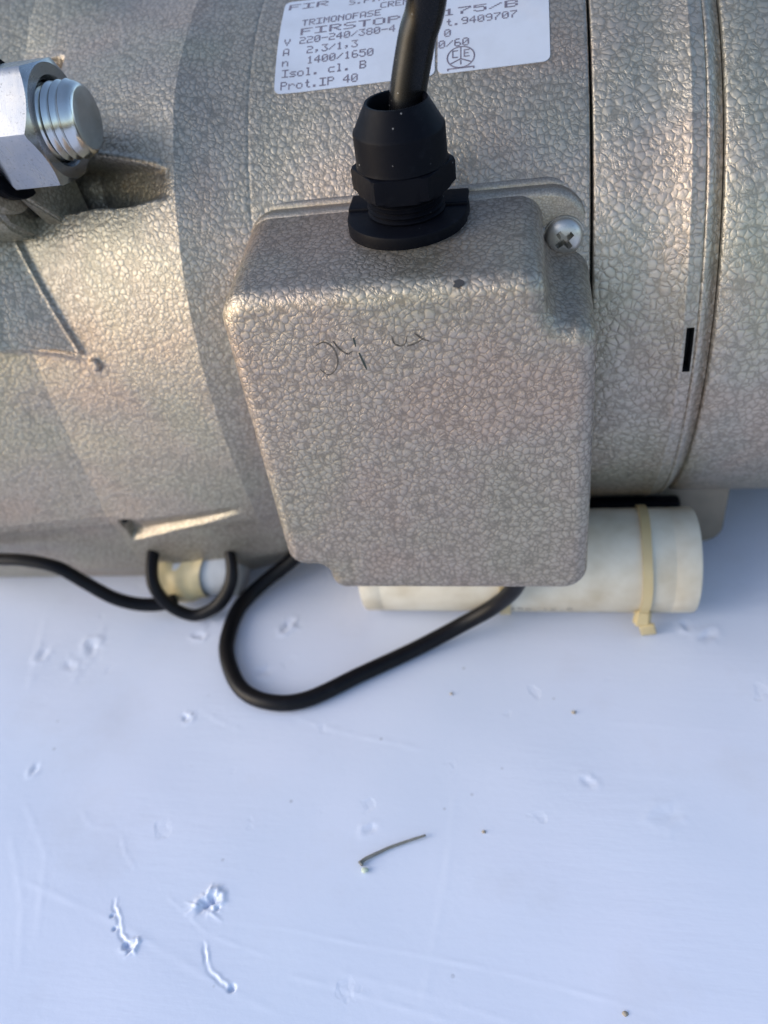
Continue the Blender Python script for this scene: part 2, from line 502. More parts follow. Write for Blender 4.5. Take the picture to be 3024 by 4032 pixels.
def build_table():
    xs = np.concatenate([[-900, -700, -500, -400, -320], np.arange(-270, -136, .8), np.arange(-136, -74, .36), np.arange(-74, 141, .8), [180, 260, 400, 600, 900]])
    ys = np.concatenate([[-900, -700, -500, -380, -300], np.arange(-256, -235, .8), np.arange(-235, -198, .36), np.arange(-198, -39, .8), [-20, 10, 60, 140, 260, 420, 650, 900]])
    X, Y = np.meshgrid(xs, ys)
    Z = np.zeros_like(X)
    for pts, w, h in CREASES:
        d, t, s = seg_dist(X, Y, pts)
        wob = .6 + .4 * np.sin(t * 37 + pts[0][0]) * np.sin(t * 13 + 1)
        fade = sm(0, .12, t) * sm(1, .85, t)
        Z += .28 * h * wob * fade * (np.exp(-(d / w) ** 2) - .45 * np.exp(-((s + 1.8 * w) / (1.3 * w)) ** 2) * np.exp(-(d / (3 * w)) ** 2))
    for pts, w, h, sg in TEARS:
        d, t, s = seg_dist(X, Y, pts)
        s = s + .30 * np.sin(t * 11 + pts[0][1]) + .10 * np.sin(t * 37)
        fade = sm(0, .15, t) * sm(1, .9, t)
        rag = np.clip(.75 + .22 * np.sin(t * 15 + pts[0][0]) + .2 * np.sin(t * 9.3 + 1) * np.sin(t * 33), .25, 1.2)
        Z += .32 * fade * rag * (.8 * h * np.exp(-((s * sg - .5) / .42) ** 2) * np.exp(-(d / 2.2) ** 2) - h * 1.0 * np.exp(-((s * sg + .5) / .5) ** 2) * np.exp(-(d / 2.4) ** 2))
    for i, (cx, cy, r, h) in enumerate(DENTS):
        dx, dy = X - cx, Y - cy
        d = np.hypot(dx, dy); a = np.arctan2(dy, dx)
        rr = r * (1 + .30 * np.sin(2 * a + 2.3 * i) + .10 * np.sin(5 * a + 2 * i) + .07 * np.sin(11 * a + i))
        q = random.Random(100 + i)
        for _ in range(11 if i == 0 else 5):                   # crumples of the film running out of the dent
            an = q.uniform(0, 6.28); r0 = r * q.uniform(.3, 1.0); r1 = r0 + r * q.uniform(.5, 1.3); bend = q.uniform(-.5, .5)
            ax, ay = cx + r0 * math.cos(an), cy + r0 * math.sin(an)
            bx, by = cx + r1 * math.cos(an + bend), cy + r1 * math.sin(an + bend)
            dd, tt, ss = seg_dist(X, Y, [(ax, ay), (bx, by)])
            Z += h * q.uniform(.10, .30) * np.exp(-(dd / q.uniform(.35, .7)) ** 2) * (1 - .8 * tt)
        Z += -h * np.exp(-(d / (rr * .50)) ** 2) * (.75 + .35 * np.sin(X * 2.1 + i) * np.sin(Y * 1.7)) + .42 * h * np.exp(-((d - rr) / (.3 * r)) ** 2) * (.5 + .5 * np.sin(a + i * 1.7))
    for px, py, pr, ph_ in ((-128.4, -213.4, .6, .7), (-126.0, -217.0, .6, .8), (-120.3, -221.4, .95, 1.7), (-84.6, -229.6, .9, 1.2), (-97.9, -206.2, 1.0, 1.2), (-95.6, -208.6, .7, .8)):
        Z -= ph_ * np.exp(-(((X - px) / pr) ** 2 + ((Y - py) / pr) ** 2) ** 1.5)
    Z += .35 * np.sin(X * .021 + .7) * np.sin(Y * .027 + .3) + .10 * np.sin(X * .11 + Y * .05) * np.sin(Y * .09 - X * .03)
    foot = sm(-96, -80, Y)                                     # lies flat where things rest
    Z = Z * (1 - .9 * foot * (np.abs(X) < 400)) - .02
    Z = np.where((np.abs(X) > 600) | (Y > 400) | (Y < -500), 0, Z)
    ny, nx = X.shape
    V = np.c_[X.ravel(), Y.ravel(), Z.ravel()]
    i = np.arange(nx - 1)[None, :] + nx * np.arange(ny - 1)[:, None]
    F = np.stack([i, i + 1, i + nx + 1, i + nx], -1).reshape(-1, 4).tolist()
    o = obj("table_top", V, F, FILM, kind='structure',
            label="pale blue white film covered table top with creases, dents and small tears")
    sv = [(-900, -900, -.5), (900, -900, -.5), (900, 900, -.5), (-900, 900, -.5), (-900, -900, -25), (900, -900, -25), (900, 900, -25), (-900, 900, -25)]
    obj("board_edge", sv, [[0, 4, 5, 1], [1, 5, 6, 2], [2, 6, 7, 3], [3, 7, 4, 0], [4, 7, 6, 5]], FILM, o, smooth=False)
    return o
build_table()

# ------------------------------------------------------------------ the motor
YC, ZC, R0 = 15.7, 109.4, 103.4              # drum axis (parallel to X) and radius
motor = empty("electric_motor", (-40, YC, 0),
              "big silver beige hammertone painted electric motor lying on the pale blue table", "electric motor")

def drum(x, phi, r):
    return np.stack([x, YC - r * np.cos(phi), ZC + r * np.sin(phi)], -1)

def lug_r():
    """Cross-section of the squared lower front corner, as radius over angle."""
    poly = [(-103.4, 8), (-103.6, -20), (-103.2, -54), (-102.4, -58.5), (-100.6, -62.5), (-94.5, -90), (-78, -112), (-40, -118), (0, -110), (20, -102)]
    P = np.concatenate([np.linspace(a, b, 30) for a, b in zip(np.array(poly)[:-1], np.array(poly)[1:])])
    ph = np.arctan2(P[:, 1], -P[:, 0]); rr = np.hypot(P[:, 0], P[:, 1])
    k = np.argsort(ph)
    return ph[k], rr[k]
LP, LR = lug_r()

def front_r(x, phi):
    r = np.full_like(x, R0)
    # squared lower corner that grows towards the left end
    rl = np.interp(phi, LP, LR, left=R0, right=R0)
    g = (1 - sm(-165, -30, x)) * (1 - .0035 * np.maximum(-163 - x, 0))
    r = r + np.maximum(rl - R0, 0) * g * sm(R_(7), R_(-14), phi)
    # waist flaring up to the proud ring, ring, then falling cone at the far left
    r = r + np.clip((-64 - x) / 38.8, 0, 1) ** 2.0 * 6.1 * (1 - .45 * sm(R_(46), R_(66), phi))
    r = r - .085 * np.maximum(-102.8 - x, 0) * (x > -164) - .085 * 60 * (x <= -164)
    r = r + 14 * sm(R_(60), R_(92), phi) * (1 - sm(-165, -110, x))
    r = r - .3 * sm(-163.2, -164.2, x) + .12 * np.maximum(-163 - x, 0)
    # parting line
    r = r - .18 * np.exp(-((x + 81.3) / .35) ** 2)
    # casting waviness
    r = r + .14 * np.sin(x * .13 + phi * 9) * np.sin(phi * 17 + x * .05) * sm(-80, -95, x)
    # pocket at the lower corner bolt: floor parallel to the axis, so it runs out to the right
    p0 = np.interp(x, [-160, -110], [R_(-34.8), R_(-27.2)]); p1 = np.interp(x, [-160, -110], [R_(-28.5), R_(-25.4)])
    win = sm(-160.6, -159.4, x) * (1 - sm(-113, -106, x)) * sm(p0 - .003, p0 + .003, phi) * (1 - sm(p1 - .003, p1 + .003, phi))
    r = r - np.interp(x, [-160, -128, -106], [4.2, 2.6, .9]) * win * (1 - np.clip((phi - p0) / (p1 - p0), 0, 1) * sm(-159, -153, x))
    # window pocket beside the nut, open towards the left
    w1 = sm(R_(32.2), R_(33.4), phi + .004 * np.sin(x * .3)) * (1 - sm(R_(36.9) - .0026 * (x + 107), R_(37.6) - .0026 * (x + 107), phi)) * (1 - sm(-105.2, -104.0, x))
    w2 = sm(R_(36), R_(38), phi) * (1 - sm(R_(63.4), R_(64.4), phi)) * (1 - sm(-149.2, -147.6, x + 2.2 * ((phi - R_(62)) / R_(4)) ** 2 * (phi > R_(60))))
    w1 = w1 * np.clip((-105.5 - x) / 30, 0, 1) * (.7 + .3 * sm(R_(40.5), R_(34), phi)) + .02 * w1
    r = r - np.maximum(w1 * 17, w2 * 12)
    # bright rolled rim above the pocket
    r = r + .8 * np.exp(-((phi - R_(38.0) + .0026 * (x + 107)) / R_(.55)) ** 2) * (1 - sm(-108, -106, x)) * sm(-150, -146, x)
    # triangular gusset
    s = phi * R0
    sR = R_(8.6) * R0 + np.maximum(-143.2 - x, 0) * 2.36      # its right edge
    sB = np.interp(x, [-260, -176, -152, -143], [R_(14.5) * R0, R_(12.0) * R0, R_(10.2) * R0, R_(8.6) * R0])
    dR = (sR - s) * .62; dB = s - sB
    dx = -143.4 - x
    ins = sm(-.1, 1.4, np.minimum(dR, (dx) * .8)) * sm(-.3, .9, dB) * (1 - sm(R_(34), R_(36), phi))
    lean = .8 + .55 * np.clip((sR - s) / 2.36, 0, 75)
    r = r + ins * np.maximum(lean, .8)
    r = r + .7 * np.exp(-(np.minimum(dR, dx * .8) - 1.0) ** 2 / .9) * sm(0, 1, dB) * (phi < R_(33)) * (x < -143)
    # ledge under the gusset and the ejector pip at its tip
    r = r + 1.1 * np.exp(-((dB + 1.6) / 1.3) ** 2) * (1 - sm(-150, -143, x))
    dd = np.hypot(x + 141.3, s - R_(6.9) * R0)
    r = r + 2.0 * (1 - sm(1.5, 2.7, dd))
    return r

def build_front():
    xs = np.unique(np.concatenate([np.arange(-262, -180, 1.2), np.arange(-180, -98, .42), np.arange(-98, 17, 1.1), [-81.3, -81.7, -80.9, -102.8, -102.6, -103.05, 17.0, 17.45]]))
    ph = np.radians(np.unique(np.concatenate([np.arange(-180, -75, 3), np.arange(-75, -48, .8), np.arange(-48, 74, .25), np.arange(74, 181, 3), [180]])))
    X, P = np.meshgrid(xs, ph)
    Rr = front_r(X, P)
    Rr = Rr - .5 * sm(17.0, 17.45, X)
    V = drum(X, P, Rr).reshape(-1, 3)
    nx = len(xs); ny = len(ph)
    i = np.arange(nx - 1)[None, :] + nx * np.arange(ny - 1)[:, None]
    F = np.stack([i, i + 1, i + nx + 1, i + nx], -1).reshape(-1, 4).tolist()
    V = V.tolist()
    # close the right end with an inward wall, the left end with a cap
    for col, rin, flip in ((nx - 1, 92, False), (0, 20, True)):
        k = len(V)
        xx = xs[col]
        V += drum(np.full(ny, xx), ph, np.full(ny, rin)).tolist()
        for j in range(ny - 1):
            q = [j * nx + col, k + j, k + j + 1, (j + 1) * nx + col]
            F.append(q[::-1] if flip else q)
    return obj("front_housing", V, F, PAINT_CAST, motor, angle=50)
front_housing = build_front()

# black disc standing in for the dark of the hole in the corner pocket
hole_disc = lathe([(0.01, .5), (1.9, .5), (2.1, .2), (2.1, -3)], 24)
obj("pocket_hole_dark", xf(hole_disc, Matrix.Translation((-159.6, -84.6, 51.2)) @ Matrix.Rotation(R_(90), 4, 'Y'))[0], hole_disc[1], BLACK_VOID, front_housing)

def revolve_x(profile, phis, skip=None):
    """Profile of (x, r) about the drum axis; skip(x0, x1, p0, p1) drops a face."""
    V, F = [], []
    n = len(phis)
    for x, r in profile:
        V += drum(np.full(n, float(x)), np.array(phis), np.full(n, float(r))).tolist()
    for i in range(len(profile) - 1):
        for k in range(n):
            k2 = (k + 1) % n
            if skip and skip(profile[i][0], profile[i + 1][0], phis[k], phis[k2]):
                continue
            F.append([i * n + k, (i + 1) * n + k, (i + 1) * n + k2, i * n + k2])
    return V, F

PH = sorted(set([R_(-180 + 2 * k) for k in range(180)] + [R_(-1.1), R_(6.75)]))
prof = [(18.25, 92), (18.25, 102.9), (18.55, 103.25), (19, 103.4), (30, 103.4), (43.4, 103.4), (43.8, 103.7), (44.3, 103.75), (44.75, 103.5), (44.95, 103.45), (47.15, 103.3),
        (47.3, 103.3), (47.7, 103.0), (48.0, 102.6), (48.3, 102.95), (48.8, 103.0), (49.4, 102.7), (50.2, 101.9), (51.0, 100.9), (51.7, 100.2), (52.3, 99.9), (52.6, 99.8), (52.7, 92)]
rear = obj("rear_housing", *revolve_x(prof, PH, lambda a, b, p, q: a >= 44.94 and b <= 47.16 and p >= R_(-1.2) and q <= R_(6.8)), PAINT, motor, angle=48)
sv = []
for rr in (103.2, 97.0):
    for x in (44.95, 47.15):
        for p in (R_(-1.1), R_(2.8), R_(6.75)):
            sv.append(drum(np.array(x), np.array(p), np.array(rr)).tolist())
obj("vent_slot", sv, [[0, 1, 7, 6], [1, 2, 8, 7], [3, 9, 10, 4], [4, 10, 11, 5], [0, 6, 9, 3], [2, 5, 11, 8], [6, 7, 10, 9], [7, 8, 11, 10]], BLACK_VOID, rear, smooth=False)
cap_prof = [(52.9, 92), (52.9, 100.6), (53.15, 101.1), (53.7, 101.4), (60, 101.4), (120, 101.0), (215, 100.2), (235, 97), (245, 88), (248, 40), (248, 0.5)]
obj("end_cap", *revolve_x(cap_prof, PH), PAINT, motor, angle=48)
liner_prof = [(15, 98.5), (17.9, 98.6), (20, 98.5)]  # black liner added inside the seam to keep the gap dark
obj("seam_dark_liner", *revolve_x(liner_prof, PH), BLACK_VOID, motor)

# ------------------------------------------------------------------ hinge bolt, nut, boss at the left
NC = Vector((-128, -80.4, 192.8))
def hexnut():
    bm = bmesh.new()
    af = 30 / 2
    n = 96
    def hr(a):                                                # radius of a hexagon at an angle
        k = (a - R_(57.5)) % (math.pi / 3)
        return af / math.cos(k - math.pi / 6)
    rings = []
    zs = [(-17, 0), (-16.2, 1), (0, 2), (0, 3)]
    def ring(fn, z):
        return [bm.verts.new((fn(2 * math.pi * k / n) * math.cos(2 * math.pi * k / n), fn(2 * math.pi * k / n) * math.sin(2 * math.pi * k / n), z(2 * math.pi * k / n))) for k in range(n)]
    cone = lambda rr: -max(0, (rr - 14.6)) * math.tan(R_(32))
    R = [ring(hr, lambda a: -17 - cone(hr(a))),
         ring(hr, lambda a: cone(hr(a))),
         ring(lambda a: min(hr(a), 14.6) - .01, lambda a: 0.0),
         ring(lambda a: 11.6, lambda a: 0.0),
         ring(lambda a: 10.6, lambda a: -1.2),
         ring(lambda a: 10.4, lambda a: -4)]
    for a, b in zip(R, R[1:]):
        for k in range(n):
            try: bm.faces.new([a[k], a[(k + 1) % n], b[(k + 1) % n], b[k]])
            except ValueError: pass
    bm.faces.new(R[0][::-1])
    return from_bm(bm)
AXX = Matrix(((0, 0, 1, 0), (1, 0, 0, 0), (0, 1, 0, 0), (0, 0, 0, 1)))          # local z -> world x, local x -> y, local y -> z
nut_v = hexnut()
nut = obj("pivot_nut", xf(nut_v, Matrix.Translation(NC) @ AXX)[0], nut_v[1], ZINC, motor, angle=22)
thp = [(9.0, -30)]
z = -6.0
while z < 5.6:
    thp += [(9.15, z), (9.35, z + .25), (10.05, z + 1.0), (10.15, z + 1.25), (10.05, z + 1.5), (9.35, z + 2.25)]
    z += 2.5
thp = [(r, z) for r, z in thp if z < 6.0] + [(9.6, 6.4), (9.3, 7.2), (8.7, 7.9), (8.2, 8.3), (7.6, 8.45), (5, 8.5), (2.5, 8.42), (0.01, 8.45)]
th = lathe(thp, 72)
obj("pivot_bolt", xf(th, Matrix.Translation(NC) @ Matrix.Rotation(R_(2.0), 4, 'Z') @ AXX)[0], th[1], ZINC_BRIGHT, motor, angle=35)
wsh = lathe([(10.5, -20.2), (18.6, -20.2), (18.9, -19.9), (18.9, -17.5), (18.6, -17.15), (10.5, -17.15)], 72)
obj("dark_washer", xf(wsh, Matrix.Translation(NC) @ AXX)[0], wsh[1], BLACK_PL, motor, angle=35)
bos = lathe([(10, -20.3), (15.5, -20.3), (17.2, -20.8), (17.8, -22), (17.8, -70), (10, -70)], 64)
boss = obj("bolt_boss", xf(bos, Matrix.Translation(NC + Vector((0, 0, -5))) @ AXX)[0], bos[1], PAINT_CAST, motor, angle=40)
# web that ties the boss to the drum, and the small rib at its right
bm = bmesh.new()
web = [(-92, 180), (-76, 208), (-40, 200), (-58, 160), (-78, 160), (-88, 168)]
a = [bm.verts.new((-152, y, z)) for y, z in web]; b = [bm.verts.new((-196, y, z)) for y, z in web]
bm.faces.new(a); bm.faces.new(b[::-1])
for k in range(len(web)):
    bm.faces.new([a[k], b[k], b[(k + 1) % len(web)], a[(k + 1) % len(web)]])
bmesh.ops.recalc_face_normals(bm, faces=bm.faces[:])
bmesh.ops.bevel(bm, geom=bm.edges[:], offset=1.6, segments=3, affect='EDGES')
obj("boss_web", *from_bm(bm), PAINT_CAST, motor, angle=40)
bm = bmesh.new()
tri = [(-87, 178), (-62, 182), (-58, 160), (-74.5, 163)]
a = [bm.verts.new((-141.2 - (180 - z) * .02, y, z)) for y, z in tri]; b = [bm.verts.new((-148.5, y, z)) for y, z in tri]
a[0].co.x = -147
bm.faces.new(a); bm.faces.new(b[::-1])
for k in range(4):
    bm.faces.new([a[k], b[k], b[(k + 1) % 4], a[(k + 1) % 4]])
bmesh.ops.recalc_face_normals(bm, faces=bm.faces[:])
bmesh.ops.bevel(bm, geom=bm.edges[:], offset=1.0, segments=3, affect='EDGES')
obj("boss_rib", *from_bm(bm), PAINT_CAST, motor, angle=40)

# ------------------------------------------------------------------ terminal box
OUT = [(-79.8, 155.8, 8.5), (4.6, 155.8, 6.2), (4.6, 141.6, 6.2), (17.0, 141.6, 5.8), (17.0, 49.2, 8), (-66.8, 49.2, 5.0), (-66.8, 60, 4.6), (-79.8, 60, 6)]
base_out = densify(rounded(OUT, 10), 2.5)
def lid_ring(y, ins=0.0):
    t = (-y - 78) / 45.0                                       # 0 at the flange, 1 at the front
    P = inset(base_out, ins) if ins else base_out.copy()
    w = (16.2 - P[:, 0]) / 94.2
    P = np.c_[P[:, 0] - 3.2 * (1 - t) * w, P[:, 1] + (1 - t) * (4.6 * (P[:, 1] - 50.7) / 104.8 - 2.0 * (155.5 - P[:, 1]) / 104.8)]
    return (y, P)
YF = -123.0
RF = 4.5
rings = [lid_ring(y) for y in (-74, -80, -86, -92, -98, -104, -110, -115, YF + RF)]
for k in range(1, 8):
    a = math.pi / 2 * k / 7
    rings.append(lid_ring(YF + RF - RF * math.sin(a), RF * (1 - math.cos(a))))
rings.append(lid_ring(YF - .02, RF + .25))
rings.append(lid_ring(YF - .03, RF + .5))
box = obj("terminal_box", *loft_y(rings), PAINT_BOX, motor)
fl = densify(rounded([(-83.6, 161.5, 10), (17.0, 161.5, 11), (17.0, 46.5, 8), (-83.4, 46.5, 8)], 10), 3)
fr = [(-70, fl), (-76.2, fl), (-77.6, inset(fl, .35)), (-78.4, inset(fl, 1.1)), (-78.7, inset(fl, 2.0))]
obj("lid_flange", *loft_y(fr), PAINT_RIM, box)
pd = densify(rounded([(-84.8, 163.1, 11), (17.2, 163.1, 12), (17.1, 45.5, 9), (-84.6, 45.5, 9)], 10), 3)
pr = [(-30, inset(pd, -2)), (-66, inset(pd, -.8)), (-72.6, pd), (-73.6, inset(pd, .4)), (-74.1, inset(pd, 1.2))]
obj("box_pad", *loft_y(pr), PAINT_RIM, box)

# pan-head screw with a cross recess
def screw_mesh():
    head = lathe([(0.01, 3.55), (1.2, 3.5), (2.4, 3.35), (3.4, 3.0), (4.2, 2.45), (4.75, 1.7), (4.95, .9), (4.95, .2), (4.8, 0), (0.01, 0)], 56)
    me = bpy.data.meshes.new("screw_tmp"); me.from_pydata(head[0], [], head[1])
    bm = bmesh.new(); bm.from_mesh(me); bmesh.ops.remove_doubles(bm, verts=bm.verts[:], dist=.03); bmesh.ops.recalc_face_normals(bm, faces=bm.faces[:]); bm.to_mesh(me); bm.free()
    o = bpy.data.objects.new("screw_tmp", me); COL.objects.link(o)
    bm = bmesh.new()
    cutp = []
    for k in range(4):
        a = k * math.pi / 2
        for da, r in ((-.25, 3.15), (.25, 3.15), (math.pi / 4, 1.25)):
            cutp.append((a + da, r))
    top = [bm.verts.new((r * 1.03 * math.cos(a), r * 1.03 * math.sin(a), 4.5)) for a, r in cutp]
    bot = [bm.verts.new((r * .55 * math.cos(a), r * .55 * math.sin(a), .7)) for a, r in cutp]
    bm.faces.new(top); bm.faces.new(bot[::-1])
    for k in range(12):
        bm.faces.new([top[k], bot[k], bot[(k + 1) % 12], top[(k + 1) % 12]])
    bmesh.ops.recalc_face_normals(bm, faces=bm.faces[:])
    cme = bpy.data.meshes.new("cut_tmp"); bm.to_mesh(cme); bm.free()
    c = bpy.data.objects.new("cut_tmp", cme); COL.objects.link(c)
    md = o.modifiers.new("cut", 'BOOLEAN'); md.operation = 'DIFFERENCE'; md.solver = 'EXACT'; md.object = c
    ev = o.evaluated_get(bpy.context.evaluated_depsgraph_get())
    m2 = ev.to_mesh()
    V = [v.co[:] for v in m2.vertices]; F = [list(p.vertices) for p in m2.polygons]
    ev.to_mesh_clear()
    for q in (o, c):
        bpy.data.objects.remove(q)
    return V, F
scv = screw_mesh()
SCM = Matrix.Translation((10.2, -79.6, 148.6)) @ Matrix.Scale(1.06, 4) @ Matrix.Rotation(R_(90), 4, 'X') @ Matrix.Rotation(R_(38), 4, 'Z')
obj("screw", xf(scv, SCM)[0], scv[1], SCREW, box, angle=28)
cw = lathe([(4.6, 0), (5.6, 0), (5.75, .25), (5.6, .8), (4.6, .8)], 48)
obj("screw_washer", xf(cw, Matrix.Translation((10.2, -78.75, 148.4)) @ Matrix.Rotation(R_(90), 4, 'X'))[0], cw[1], SCREW, box, angle=40)

# chipped paint and faint handwriting on the lid
def blob(cx, cz, r, n, y, seed, sx=1, sz=1):
    q = random.Random(seed)
    rs = [r * q.uniform(.6, 1.25) for _ in range(n)]
    front = [(cx + sx * rs[k] * math.cos(2 * math.pi * k / n), y, cz + sz * rs[k] * math.sin(2 * math.pi * k / n)) for k in range(n)]
    return front, [list(range(n))]
obj("paint_chip", *xf(blob(0, 0, 1.25, 13, 0, 5, 1.15, .8), Matrix.Translation((-16.6, -121.95, 154.85)) @ Matrix.Rotation(R_(-48), 4, 'X')), CHIP, box, smooth=False)

def stroke(pts, w, y, taper=True, sub=8):
    C = spline([(p[0], p[1]) for p in pts], sub)
    V, F = [], []
    for i, c in enumerate(C):
        t = C[min(i + 1, len(C) - 1)] - C[max(i - 1, 0)]
        t = t / (np.linalg.norm(t) + 1e-9)
        ww = w * (.5 + .5 * math.sin(math.pi * min(1, .15 + i / len(C)))) if taper else w
        V += [(c[0] - t[1] * ww / 2, y, c[1] + t[0] * ww / 2), (c[0] + t[1] * ww / 2, y, c[1] - t[0] * ww / 2)]
    for i in range(len(C) - 1):
        F.append([2 * i, 2 * i + 1, 2 * i + 3, 2 * i + 2])
    return V, F
INV = lambda px, py: (px, py)
def face_pt(px, py):
    """Marks measured on the lid's flat front, y = -123 (ratio of the measured corner points)."""
    return px, py
marks = [
    [(-55.0, 141.2), (-52.6, 142.0), (-50.4, 140.0), (-49.9, 136.2), (-51.3, 133.4), (-53.4, 132.4), (-55.2, 134.2)],
    [(-50.2, 142.2), (-49.0, 140.0), (-47.0, 138.3), (-45.4, 139.0)],
    [(-34.6, 142.2), (-34.0, 140.3), (-32.4, 139.7), (-31.2, 140.5), (-30.6, 142.4)],
    [(-28.6, 143.0), (-26.6, 141.2), (-25.0, 140.6)],
    [(-31.0, 139.5), (-28.6, 140.2), (-26.2, 141.6)],
]
obj("pen_mark", *join(*[stroke(m, .42, -123.14) for m in marks]), PEN, box, smooth=False)
obj("pen_mark", *join(stroke([(-44.6, 142.8), (-44.4, 140.2)], .45, -123.15), stroke([(-43.8, 138.4), (-42.8, 134.6), (-42.5, 133.4)], .55, -123.15)), PEN_DARK, box, smooth=False)

# ------------------------------------------------------------------ cable gland
GM = Matrix.Translation((-32.3, -88.2, 158.6)) @ Matrix.Rotation(R_(6), 4, 'X') @ Matrix.Rotation(R_(1.5), 4, 'Y')
def hex_lathe(af, rows, n=96, rot=0.0, rmax=99):
    """Hexagonal prism rows (z, af scale, round limit)."""
    V, F = [], []
    for z, s, lim in rows:
        for k in range(n):
            a = 2 * math.pi * k / n
            q = (a - rot) % (math.pi / 3)
            r = min(af / 2 * s / math.cos(q - math.pi / 6), lim)
            V.append((r * math.cos(a), r * math.sin(a), z))
    for i in range(len(rows) - 1):
        for k in range(n):
            k2 = (k + 1) % n
            F.append([i * n + k, i * n + k2, (i + 1) * n + k2, (i + 1) * n + k])
    F.append(list(range(n))[::-1]); F.append([(len(rows) - 1) * n + k for k in range(n)])
    return V, F
hx = hex_lathe(24.0, [(10.4, .90, 11.6), (10.5, 1, 12.5), (11.2, 1, 13.8), (16.2, 1, 13.8), (16.9, 1, 13.4), (17.1, .98, 12.8)], rot=0.06)
gland = obj("cable_gland", xf(hx, GM)[0], hx[1], BLACK_PL, motor, angle=24)
dn = lathe([(11.0, 16.5), (12.0, 17.0), (12.2, 17.4), (11.95, 18.3), (11.9, 25.4), (11.75, 25.9), (11.4, 26.3), (8.5, 31.4), (8.0, 32.2), (7.4, 32.1), (7.05, 31.5), (6.9, 28), (6.9, 20)], 80)
obj("dome_nut", xf(dn, GM)[0], dn[1], BLACK_PL, gland, angle=30)
tp = [(10.0, 1)]
z = 2.6
while z < 9.6:
    tp += [(9.75, z), (10.55, z + .55), (10.6, z + .75), (9.75, z + 1.3)]
    z += 1.5
th = lathe(tp + [(9.8, 10.5)], 72)
obj("gland_thread", xf(th, GM)[0], th[1], BLACK_PL, gland, angle=50)
# D-shaped rubber grommet: round in front, square behind
gp = [(16.6 * math.cos(R_(a)), 16.6 * math.sin(R_(a)) ) for a in np.arange(180, 361, 5)]
gp += [(16.9, 3), (16.2, 9.0), (15.2, 9.8), (-15.2, 9.8), (-16.2, 9.0), (-16.9, 3)]
gp = densify(np.array(gp), 2.0)
gr = []
for z_, ins in ((-1.5, .3), (0, .2), (.4, 0), (3.3, 0), (3.9, .25), (4.2, .9)):
    gr.append((z_, inset(gp, ins)))
V, F = [], []
n = len(gp)
for z_, P in gr:
    V += [(p[0], p[1], z_) for p in P]
for i in range(len(gr) - 1):
    for k in range(n):
        F.append([i * n + k, i * n + (k + 1) % n, (i + 1) * n + (k + 1) % n, (i + 1) * n + k])
F.append([(len(gr) - 1) * n + k for k in range(n)])
obj("rubber_grommet", xf((V, F), GM)[0], F, BLACK_PL, gland, angle=40)
gb = chamfer_box(0, 5.2, 4.2, 33.0, 9.0, 1.6, .5)
obj("grommet_ridge", xf(gb, GM)[0], gb[1], BLACK_PL, gland, angle=40)

# ------------------------------------------------------------------ rating plates: dot-matrix print bent round the drum
G = {
'F': "11111 10000 10000 11110 10000 10000 10000", 'I': "11111 00100 00100 00100 00100 00100 11111", 'R': "11110 10001 10001 11110 10100 10010 10001",
'S': "01111 10000 10000 01110 00001 00001 11110", '.': "00000 00000 00000 00000 00000 01100 01100", 'P': "11110 10001 10001 11110 10000 10000 10000",
'A': "01110 10001 10001 10001 11111 10001 10001", 'C': "01111 10000 10000 10000 10000 10000 01111", 'E': "11111 10000 10000 11110 10000 10000 11111",
'T': "11111 00100 00100 00100 00100 00100 00100", 'M': "10001 11011 10101 10101 10001 10001 10001", 'O': "01110 10001 10001 10001 10001 10001 01110",
'N': "10001 11001 10101 10011 10001 10001 10001", '1': "00100 01100 00100 00100 00100 00100 01110", '2': "11110 00001 00001 01110 10000 10000 11111",
'3': "11111 00010 00100 00010 00001 10001 01110", '4': "00010 00110 01010 10010 11111 00010 00010", '5': "11111 10000 11110 00001 00001 10001 01110",
'6': "01110 10000 10000 11110 10001 10001 01110", '7': "11111 00001 00010 00100 01000 01000 01000", '0': "01110 10001 10011 10101 11001 10001 01110",
'8': "01110 10001 10001 01110 10001 10001 01110", '9': "01110 10001 10001 01111 00001 00001 01110", '/': "00000 00001 00010 00100 01000 10000 00000",
'-': "00000 00000 00000 11111 00000 00000 00000", ',': "00000 00000 00000 00000 01100 00100 01000", 'B': "11110 10001 10001 11110 10001 10001 11110",
'V': "10001 10001 10001 01010 01010 00100 00100", 'n': "00000 00000 10110 11001 10001 10001 10001", 's': "00000 00000 01111 10000 01110 00001 11110",
'o': "00000 00000 01110 10001 10001 10001 01110", 'l': "01100 00100 00100 00100 00100 00100 01110", 'c': "00000 00000 01111 10000 10000 10000 01111",
't': "00100 00100 01110 00100 00100 00100 00011", 'r': "00000 00000 10110 11001 10000 10000 10000", 'v': "00000 00000 10001 10001 10001 01010 00100", ' ': "00000 " * 7}
def lab(x, s, off=0.0):
    p = s / 103.45
    r = float(front_r(np.array([float(x)]), np.array([p]))[0]) + .25 + off
    return (x, YC - r * math.cos(p), ZC + r * math.sin(p))
